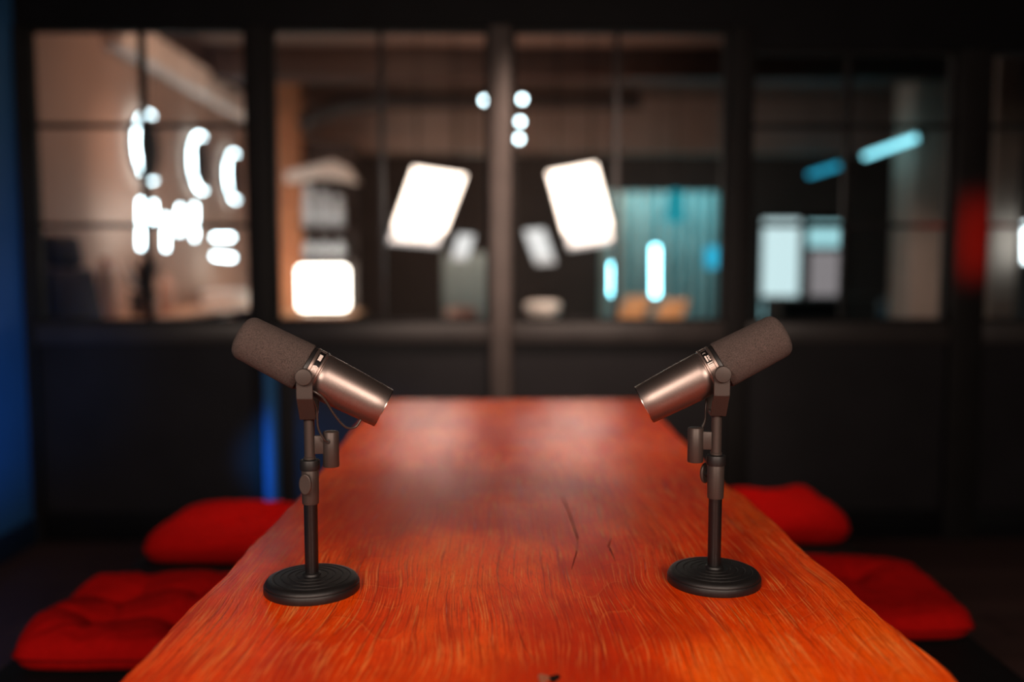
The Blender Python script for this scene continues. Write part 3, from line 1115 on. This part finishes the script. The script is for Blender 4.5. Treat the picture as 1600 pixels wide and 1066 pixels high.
for (px, py, rad, lb) in ((232, 230, 0.28, 'round ring lamp with dark disc, nearest of the three on the plaster wall'),
                          (312, 255, 0.27, 'round ring lamp with dark disc, middle of the three on the plaster wall'),
                          (364, 276, 0.26, 'round ring lamp with dark disc, farthest of the three, next to the frame post')):
    Y = -HX0 * FPX / (786 - px)
    ring_lamp(px, py, Y, rad, lb)


def tube_lamp(p0, p1, rad, material, label, group, name='tube_lamp', capmat='lamp_black', hang=None):
    p0, p1 = Vector(p0), Vector(p1)
    t = thing(name, p0, label, 'lamp', group)
    v = p1 - p0
    MB().tube([(0, 0, 0), v], rad, 12, 1).build('light_tube', material, t)
    d = v.normalized()
    for q in (Vector((0, 0, 0)) - d * 0.02, v):
        MB().tube([q, q + d * 0.02], rad * 1.25, 12, 1).build('end_cap', capmat, t)
    if hang:
        for q in hang:
            s = v * q
            MB().tube([s + Vector((0, 0, rad * 1.1)), Vector((s.x, s.y, HZ - p0.z - 0.002))], 0.004, 6, 1).build('cord', 'lamp_black', t)
    return t


G = 'upright tube lamps by the styling counter'
for (px, y0, y1, Y, lb) in ((220, 388, 312, 6.9, 'upright glowing tube lamp, leftmost of the bright cluster under the ring lamps'),
                            (240, 352, 316, 7.3, 'short glowing tube lamp, second from the left in the bright cluster'),
                            (259, 390, 336, 7.1, 'upright glowing tube lamp in the middle of the bright cluster'),
                            (281, 366, 322, 7.6, 'short glowing tube lamp, fourth from the left in the bright cluster'),
                            (304, 374, 320, 7.8, 'upright glowing tube lamp, rightmost of the bright cluster')):
    tube_lamp(at(px, y0, Y), at(px, y1, Y), 0.012, 'led_white', lb, G, hang=(1.0,))
tube_lamp(at(334, 371, 8.9), at(364, 371, 8.9), 0.02, 'led_white', 'level glowing tube lamp, upper of the pair near the frame post', 'level tube lamps', hang=(0.1, 0.9))
tube_lamp(at(334, 400, 9.1), at(366, 403, 9.1), 0.02, 'led_white', 'level glowing tube lamp, lower of the pair near the frame post', 'level tube lamps', hang=(0.1, 0.9))

# styling counter along the left wall
ct = thing('styling_counter', (-2.72, 7.9, 0), 'long wooden counter along the plaster wall under the ring lamps', 'counter')
MB().box(-0.27, 0.25, -1.85, 2.2, 0.76, 0.80, 0.008).build('worktop', 'oak', ct)
for y in (-1.8, 0.15, 2.1):
    MB().box(-0.26, 0.22, y - 0.03, y + 0.03, 0.0, 0.759, 0.004).build('side_panel', 'dark_wood', ct)
MB().box(-0.26, -0.235, -1.768, 0.118, 0.1, 0.759).build('back_panel', 'dark_wood', ct, smooth=False)
CZ = 0.801


def bottle(x, y, h, r, material, cap, label, z=CZ, cat='bottle', group='bottles on the styling counter'):
    t = thing('bottle', (x, y, z), label, cat, group)
    MB().lathe([(r * 0.9, 0), (r, 0.01), (r, h * 0.72), (r * 0.92, h * 0.78), (r * 0.4, h * 0.85), (r * 0.36, h * 0.9)], 24).build('body', material, t)
    MB().lathe([(r * 0.42, h * 0.86), (r * 0.45, h * 0.87), (r * 0.45, h * 0.97), (r * 0.38, h)], 20).build('cap', cap, t)
    return t


bottle(-2.78, 6.32, 0.42, 0.062, 'bottle_white', 'cap_orange', 'tall white bottle with orange cap on the counter, left of the dark plant')
bottle(-2.62, 7.02, 0.30, 0.055, 'bottle_pink', 'bottle_pink', 'pale pink bottle standing right of the dark plant')
bottle(-2.52, 6.45, 0.16, 0.050, 'bottle_pink', 'bottle_pink', 'short pink bottle at the counter edge in front of the dark plant')
tw = thing('towel_stack', (-2.72, 8.9, CZ), 'stack of white folded towels at the far counter end by the frame post', 'towels')
for k in range(3):
    MB().box(-0.17, 0.17, -0.30, 0.30, k * 0.045, k * 0.045 + 0.042, 0.016, 3).build('folded_towel', 'towel', tw)
# dark plant in a pot
pl = thing('potted_plant', (-2.68, 6.72, CZ), 'dark leafy potted plant on the counter under the glowing tubes', 'plant')
MB().lathe([(0.07, 0), (0.085, 0.02), (0.10, 0.16), (0.095, 0.17)], 24).build('pot', 'vinyl_black', pl)
rnd = random.Random(5)
for k in range(22):
    a = rnd.random() * 6.28
    el = R(35 + rnd.random() * 50)
    ln = 0.16 + rnd.random() * 0.20
    d = Vector((math.cos(a) * math.cos(el), math.sin(a) * math.cos(el), math.sin(el)))
    s = d.cross(Vector((0, 0, 1))).normalized() * 0.035
    up = s.cross(d).normalized() * 0.002
    b0 = Vector((0, 0, 0.16))
    lf = MB()
    pts = [b0, b0 + d * ln * 0.4 + s, b0 + d * ln * 0.75 + s * 0.8, b0 + d * ln, b0 + d * ln * 0.75 - s * 0.8, b0 + d * ln * 0.4 - s]
    lf.prism(pts, up)
    lf.build('leaf', 'leaf_dark', pl)
MB().lathe([(0.004, 0.2), (0.03, 0.42), (0.035, 0.45), (0.02, 0.47)], 16, Matrix.Translation((0.03, 0.02, 0))).build('flower', 'cap_orange', pl)
# salon chair, high back
ch = thing('salon_chair', (-2.10, 5.20, 0), 'black high-backed salon chair beside the blue wall corner behind the glass', 'chair', rz=R(72))
MB().lathe([(0.30, 0), (0.30, 0.02), (0.06, 0.05), (0.05, 0.06), (0.05, 0.42)], 32).build('pedestal', 'steel', ch)
MB().box(-0.26, 0.26, -0.27, 0.27, 0.43, 0.55, 0.04, 3).build('seat', 'vinyl_black', ch)
MB().box(-0.19, 0.19, 0.20, 0.31, 0.56, 1.24, 0.04, 3, Matrix.Rotation(R(-13), 4, 'X')).build('backrest', 'vinyl_black', ch)
MB().box(-0.13, 0.13, 0.20, 0.30, 1.242, 1.44, 0.04, 3, Matrix.Rotation(R(-13), 4, 'X')).build('headrest', 'vinyl_black', ch)
for s in (-1, 1):
    MB().box(s * 0.30 - 0.03, s * 0.30 + 0.03, -0.2, 0.24, 0.70, 0.74, 0.012, 3).build('armrest', 'tan_leather', ch)
    MB().box(s * 0.30 - 0.012, s * 0.30 + 0.012, -0.05, 0.05, 0.47, 0.70).build('arm_post', 'steel', ch)

# brick pier, counter, lightbox, shelf of vases
b0, b1 = at(432, 400, 10.4), at(472, 400, 10.4)
struct('wall_brick_pier', MB().box(b0.x, b1.x, 10.4, 10.75, 0, HZ - 0.001), 'orange_brick', 'orange brick pier behind the lightbox', 'wall', smooth=False)
bw0, bw1 = at(473, 400, 10.6), at(556, 400, 10.6)
struct('wall_niche', MB().box(bw0.x, bw1.x, 10.6, 10.72, 0, 2.618), 'dark_wood', 'dark wooden niche wall behind the vases', 'wall', smooth=False)
c0, c1 = at(428, 490, 9.3).x, at(552, 490, 9.3).x
cc = thing('side_counter', ((c0 + c1) / 2, 9.7, 0), 'wooden side counter carrying the glowing lightbox', 'counter')
hw = (c1 - c0) / 2
MB().box(-hw, hw, -0.45, 0.5, 0.64, 0.68, 0.008).build('worktop', 'oak', cc)
MB().box(-hw + 0.03, hw - 0.03, -0.40, 0.48, 0.0, 0.639, 0.006).build('cabinet', 'dark_wood', cc)
l0, l1 = at(461, 482, 9.7), at(549, 409, 9.7)
lb = thing('lightbox', ((l0.x + l1.x) / 2, 9.7, 0.681), 'bright white rounded lightbox standing on the wooden side counter', 'lamp')
lw = (l1.x - l0.x) / 2 - 0.05
MB().box(-lw, lw, -0.10, 0.10, 0.03, l1.z - 0.681 - 0.05, 0.05, 4).build('glowing_shade', 'lightbox', lb)
MB().box(-lw * 0.8, lw * 0.8, -0.08, 0.08, 0.0, 0.028, 0.006).build('foot', 'lamp_black', lb)
# shelves with vases
for (py, wide, lbs) in ((357, 1, 'upper wooden shelf holding tall grey vases above the lightbox'), (402, 1, 'lower wooden shelf holding round grey vases above the lightbox')):
    s0, s1 = at(468, py, 10.3), at(546, py, 10.3)
    sh = thing('shelf', ((s0.x + s1.x) / 2, 10.43, s0.z), lbs, 'shelf', 'shelves above the lightbox')
    hw_ = (s1.x - s0.x) / 2
    MB().box(-hw_, hw_, -0.15, 0.165, -0.025, 0.0, 0.003).build('board', 'dark_wood', sh)
    for s in (-1, 1):
        MB().box(s * hw_ * 0.8 - 0.01, s * hw_ * 0.8 + 0.01, -0.08, 0.165, -0.06, -0.026).build('bracket', 'lamp_black', sh)
s_hi, s_lo = at(500, 357, 10.3).z, at(500, 402, 10.3).z
for k, (px, hpx, dn) in enumerate(((482, 66, 'left'), (506, 58, 'middle'), (529, 50, 'right'))):
    p = at(px, 350, 10.38)
    h = hpx * 10.38 / FPX
    v = MB().lathe([(0.05, 0), (0.068, 0.02), (0.070, h * 0.45), (0.058, h * 0.8), (0.045, h * 0.9), (0.06, h), (0.05, h - 0.005), (0.035, h * 0.9)], 24).build('tall_vase', 'vase_grey', None, loc=(p.x, 10.40, s_hi + 0.001))
    tag(v, 'tall blue-grey glass vase on the upper shelf, %s of three' % dn, 'vase', 'vases on the shelves')
for k, (px, rr, dn) in enumerate(((482, 0.075, 'left'), (506, 0.075, 'middle'), (530, 0.075, 'right'))):
    p = at(px, 390, 10.38)
    v = MB().lathe([(rr * 0.5, 0), (rr * 0.85, rr * 0.3), (rr, rr * 1.0), (rr * 0.85, rr * 1.6), (rr * 0.45, rr * 2.1), (rr * 0.55, rr * 2.4), (rr * 0.45, rr * 2.38), (rr * 0.35, rr * 2.1)], 24).build('round_vase', 'vase_grey', None, loc=(p.x, 10.40, s_lo + 0.001))
    tag(v, 'round blue-grey glass vase on the lower shelf, %s of three' % dn, 'vase', 'vases on the shelves')
# pale sloping canopy above the shelves
cn = MB()
pa = [at(446, 268, 10.2), at(520, 250, 10.2), at(545, 262, 10.2), at(560, 286, 10.2), at(530, 280, 10.2), at(500, 276, 10.2), at(446, 284, 10.2)]
cn.prism(pa, (0, 0.18, 0))
cno = cn.build('shelf_canopy', 'pale_beam', bevel=0.01)
tag(cno, 'pale curved canopy board over the grey vases', 'canopy')


# glowing panels added in the hall to stand in for softbox reflections
def reflection_panel(quad, Y, label, glow='softbox'):
    """quad: pixel corners TL, TR, BR, BL; a real rectangle tilted down and sideways"""
    c, W, H = tilted_rect(quad, Y)
    Nn = W.cross(H).normalized()
    if Nn.y > 0:
        Nn = -Nn
    t = thing('slanted_reflection', c, label, 'light panel', 'slanted panels standing in for softbox reflections')

    def slab(u0, u1, v0, v1, d0, d1, name, material):
        m_ = MB()
        pts = [W * u0 + H * v0, W * u1 + H * v0, W * u1 + H * v1, W * u0 + H * v1]
        m_.prism([p + Nn * d0 for p in pts], Nn * (d1 - d0))
        return m_.build(name, material, t, smooth=False)
    slab(-0.5, 0.5, -0.5, 0.5, -0.05, 0.0, 'housing', 'lamp_black')
    slab(-0.49, 0.49, -0.27, 0.49, 0.0005, 0.010, 'diffuser', glow)
    slab(-0.49, 0.49, -0.49, -0.28, 0.0005, 0.010, 'lower_diffuser', 'softbox_dim')  # dimmer part imitates the doubled reflection
    for u in (-0.35, 0.35):
        a = W * u + H * 0.45 - Nn * 0.051
        MB().tube([a, Vector((a.x, a.y, HZ - c.z - 0.002))], 0.008, 8, 1).build('rod', 'lamp_black', t)
    return t


reflection_panel(QUAD_L, PANEL_Y, 'large slanted white panel standing in for a softbox reflection, left of the centre post')
reflection_panel(QUAD_R, PANEL_Y, 'large slanted white panel standing in for a softbox reflection, right of the centre post')
reflection_panel([(717, 367), (741, 367), (728, 408), (704, 405)], 10.6, 'small slanted panel standing in for a softbox reflection far back, left of the centre post', 'softbox_far')
reflection_panel([(818, 358), (850, 360), (868, 410), (840, 415)], 10.6, 'small slanted panel standing in for a softbox reflection far back, right of the centre post', 'softbox_far')

# bulbs on a drop rod by the centre post
bl = thing('bulb_pendant', at(786, 60, 8.2), 'pendant with four small cyan-white bulbs behind the centre post', 'lamp')
o_ = at(786, 60, 8.2)
bl.location.z = HZ - 0.002
o_ = Vector((o_.x, o_.y, HZ - 0.002))
MB().tube([(0, 0, 0), at(790, 222, 8.2) - o_], 0.008, 8, 1).build('rod', 'lamp_black', bl)
for (px, py) in ((757, 157), (816, 155), (813, 190), (811, 217)):
    p = at(px, py, 8.2) - o_
    MB().tube([at(788, py - 4, 8.2) - o_, p], 0.005, 8, 1).build('arm', 'lamp_black', bl)
    rr = 0.022
    MB().lathe([(0.002, -rr), (rr * 0.7, -rr * 0.7), (rr, 0), (rr * 0.7, rr * 0.7), (0.002, rr)], 16, Matrix.Translation(p)).build('bulb', 'led_white', bl)

# grey frosted screen and bowls
g0, g1 = at(692, 505, 12.6), at(764, 395, 12.6)
fs = thing('folding_screen', ((g0.x + g1.x) / 2, 12.6, 0), 'grey-green frosted screen standing behind the small left glowing panel', 'screen')
hw = (g1.x - g0.x) / 2
for k in range(3):
    x0 = -hw + k * 2 * hw / 3
    MB().box(x0 + 0.005, x0 + 2 * hw / 3 - 0.005, -0.02, 0.02, 0.03, g1.z, 0.004).build('leaf_panel', 'frosted_grey', fs)
area('screen_fill', (-0.3, 11.6, 2.5), (-0.55, 12.6, 1.0), 0.3, 0.3, 9, (0.85, 1.0, 0.95))  # added unseen fill on the frosted screen


def bowl_stool(px, py, Y, label, material):
    p = at(px, py, Y)
    t = thing('round_stool', (p.x, Y, 0), label, 'stool', 'round stools in the hall')
    MB().lathe([(0.10, p.z - 0.20), (0.17, p.z - 0.14), (0.19, p.z - 0.04), (0.16, p.z), (0.02, p.z + 0.01)], 28).build('seat', material, t)
    MB().lathe([(0.16, 0), (0.16, 0.02), (0.03, 0.04), (0.03, p.z - 0.199)], 24).build('pedestal', 'lamp_black', t)


bowl_stool(848, 472, 9.6, 'cream round stool right of the centre post', 'bowl_cream')
bowl_stool(722, 480, 9.9, 'pinkish round stool in front of the frosted screen', 'bottle_pink')

# cyan upright tubes, teal curtain, teal pendant
tube_lamp(at(957, 461, 7.7), at(957, 412, 7.7), 0.020, 'led_cyan', 'upright cyan tube lamp below the large right glowing panel', 'upright cyan tube lamps', hang=(1.0,))
tube_lamp(at(1024, 462, 9.8), at(1024, 385, 9.8), 0.035, 'led_cyan', 'upright cyan tube lamp in front of the teal curtain', 'upright cyan tube lamps', hang=(1.0,))
gp = at(957, 389, 7.85)
pg = thing('globe_lamp', gp, 'small teal globe lamp just above the left cyan tube', 'lamp')
MB().lathe([(0.01, -0.03), (0.02, -0.02), (0.026, 0), (0.02, 0.02), (0.01, 0.03)], 16).build('globe', 'led_teal', pg)
MB().tube([(0, 0, 0.03), (0, 0, HZ - gp.z - 0.001)], 0.004, 8, 1).build('cord', 'lamp_black', pg)
cu = MB()
q0, q1 = at(938, 505, 12.9), at(1150, 300, 12.9)
nw = 90
pr_ = []
for k in range(nw + 1):
    f_ = k / nw
    pr_.append((q0.x + (q1.x - q0.x) * f_, 12.9 + 0.06 * math.sin(f_ * 75) + 0.02 * math.sin(f_ * 191)))
fa, fb = [], []
for (x, y) in pr_:
    fa.append((cu.bm.verts.new((x, y, 0.02)), cu.bm.verts.new((x, y, q1.z))))
    fb.append((cu.bm.verts.new((x, y + 0.006, 0.02)), cu.bm.verts.new((x, y + 0.006, q1.z))))
for k in range(nw):
    cu.bm.faces.new((fa[k][0], fa[k + 1][0], fa[k + 1][1], fa[k][1]))
    cu.bm.faces.new((fb[k][0], fb[k][1], fb[k + 1][1], fb[k + 1][0]))
    cu.bm.faces.new((fa[k][1], fa[k + 1][1], fb[k + 1][1], fb[k][1]))
    cu.bm.faces.new((fa[k][0], fb[k][0], fb[k + 1][0], fa[k + 1][0]))
cu.bm.faces.new((fa[0][0], fa[0][1], fb[0][1], fb[0][0]))
cu.bm.faces.new((fa[-1][0], fb[-1][0], fb[-1][1], fa[-1][1]))
curt = thing('curtain', ((q0.x + q1.x) / 2, 12.9, 0), 'teal lit curtain behind the cyan tubes', 'curtain')
cm = cu.build('cloth', 'teal_cloth', curt)
cm.location = -Vector(((q0.x + q1.x) / 2, 12.9, 0))
MB().tube([(-(q1.x - q0.x) / 2 - 0.05, 0.0, q1.z + 0.015), ((q1.x - q0.x) / 2 + 0.05, 0.0, q1.z + 0.015)], 0.014, 10, 1).build('rail', 'lamp_black', curt)
area('curtain_fill', (2.3, 12.15, 2.95), (2.3, 12.9, 1.2), 1.2, 0.2, 34, (0.30, 0.88, 1.0))  # added fill for the curtain, out of view behind the beam
tp = at(1055, 318, 10.6)
tpd = thing('teal_pendant', (tp.x, tp.y, HZ - 0.002), 'teal glowing pendant lamp hanging before the curtain', 'lamp')
MB().tube([(0, 0, 0), (0, 0, tp.z + 0.16 - HZ)], 0.006, 8, 1).build('cord', 'lamp_black', tpd)
MB().lathe([(0.12, tp.z - 0.22 - HZ), (0.125, tp.z - 0.20 - HZ), (0.10, tp.z + 0.12 - HZ), (0.03, tp.z + 0.16 - HZ)], 24).build('shade', 'led_teal', tpd)
wl = thing('wall_light', at(1113, 402, 11.9), 'small blue glowing light box at the right edge of the curtain', 'lamp')
MB().box(-0.09, 0.09, -0.03, 0.03, -0.14, 0.14, 0.02, 3).build('glowing_face', 'led_blue', wl)
MB().box(-0.02, 0.02, -0.02, 0.02, -wl.location.z, -0.141, 0.003).build('stand', 'lamp_black', wl)


def shell_chair(px, py, Y, rz, label, material, group):
    p = at(px, py, Y)
    t = thing('shell_chair', (p.x, Y, 0), label, 'chair', group, rz)
    bz = p.z
    sb = MB()
    sb.box(-0.17, 0.17, -0.012, 0.012, -0.19, 0.19, 0.011, 2, Matrix.Translation((0.03, 0.0, bz)) @ Matrix(((1, 0, 0.45, 0), (0, 1, 0, 0), (0, 0, 1, 0), (0, 0, 0, 1))))
    sb.build('backrest', material, t)
    MB().box(-0.18, 0.18, -0.40, 0.02, bz - 0.26, bz - 0.22, 0.018, 3).build('seat', material, t)
    for sx in (-1, 1):
        for sy in (-0.38, -0.02):
            MB().tube([(sx * 0.15, sy, bz - 0.26), (sx * 0.19, sy, 0.0)], 0.014, 8, 1).build('leg', 'lamp_black', t)


shell_chair(985, 487, 11.2, R(0), 'tan leather chair, left of the pair below the cyan tubes', 'tan_leather', 'tan chairs below the cyan tubes')
shell_chair(1042, 492, 11.2, R(0), 'tan leather chair, right of the pair below the cyan tubes', 'tan_leather', 'tan chairs below the cyan tubes')
spot('chair_fill', (1.9, 7.3, 3.15), (1.95, 11.2, 0.55), 520, (1.0, 0.72, 0.5), 16, 0.6, 0.05)  # added unseen spot brightening the tan chairs

# two ceiling tubes receding on the right
tube_lamp(on_z(1438, 213, 2.35), on_z(1352, 244, 2.35), 0.028, 'led_tube', 'bright cyan ceiling tube in the dark window, nearer one', 'ceiling tubes on the right', hang=(0.1, 0.9))
tube_lamp(on_z(1316, 257, 2.35), on_z(1265, 273, 2.35), 0.03, 'led_blue', 'dim blue ceiling tube in the dark window, farther one', 'ceiling tubes on the right', hang=(0.1, 0.9))

# lit cyan window in the far wall
WFY = HY1 - 0.06
panes = [((1190, 343), (1250, 468), 'window_pale'), ((1262, 347), (1318, 386), 'window_cyan'), ((1190, 472), (1216, 500), 'window_cyan'), ((1264, 393), (1312, 462), 'window_grey')]
w0, w1 = at(1184, 505, WFY), at(1323, 338, WFY)
fm = MB()
fm.box(w0.x, w1.x, WFY - 0.01, WFY + 0.055, w0.z, w1.z)
wf = struct('window_6', fm, 'lamp_black', 'far lit cyan window in the dark hall wall', 'window', smooth=False)
for (a, b, mm) in panes:
    p, q = at(a[0], b[1], WFY - 0.02), at(b[0], a[1], WFY - 0.02)
    MB().box(p.x, q.x, WFY - 0.03, WFY - 0.011, p.z, q.z, 0.004).build('pane', mm, wf)
# columns on the right
k0, k1 = at(1424, 400, 9.0), at(1488, 400, 9.0)
struct('wall_column', MB().box(k0.x, k1.x, 9.0, 9.5, 0, HZ - 0.001, 0.01), 'beige_column', 'beige column behind the right end of the dark window', 'column')
k0, k1 = at(1546, 400, 7.0), at(1590, 400, 7.0)
struct('wall_pillar', MB().box(k0.x, k1.x, 7.0, 7.25, 0, HZ - 0.001, 0.01), 'beige_column', 'grey pillar behind the last window right of the red post', 'column')
tube_lamp(at(1606, 410, 6.8), at(1606, 348, 6.8), 0.03, 'led_pale', 'upright white tube lamp at the right picture edge', None, hang=(1.0,))
# desk and blue chair under the far window
dk = thing('office_desk', (4.75, 12.9, 0), 'dark desk in front of the far cyan window', 'desk')
MB().box(-0.9, 0.9, -0.4, 0.4, 0.70, 0.74, 0.006).build('desktop', 'dark_wood', dk)
for s in (-1, 1):
    MB().box(s * 0.85 - 0.03, s * 0.85 + 0.03, -0.36, 0.36, 0, 0.699, 0.004).build('side_panel', 'dark_wood', dk)
p = at(1395, 485, 11.2)
shell_chair(1398, 484, 11.2, R(0), 'dark blue chair at the foot of the beige column', 'blue_chair', None)
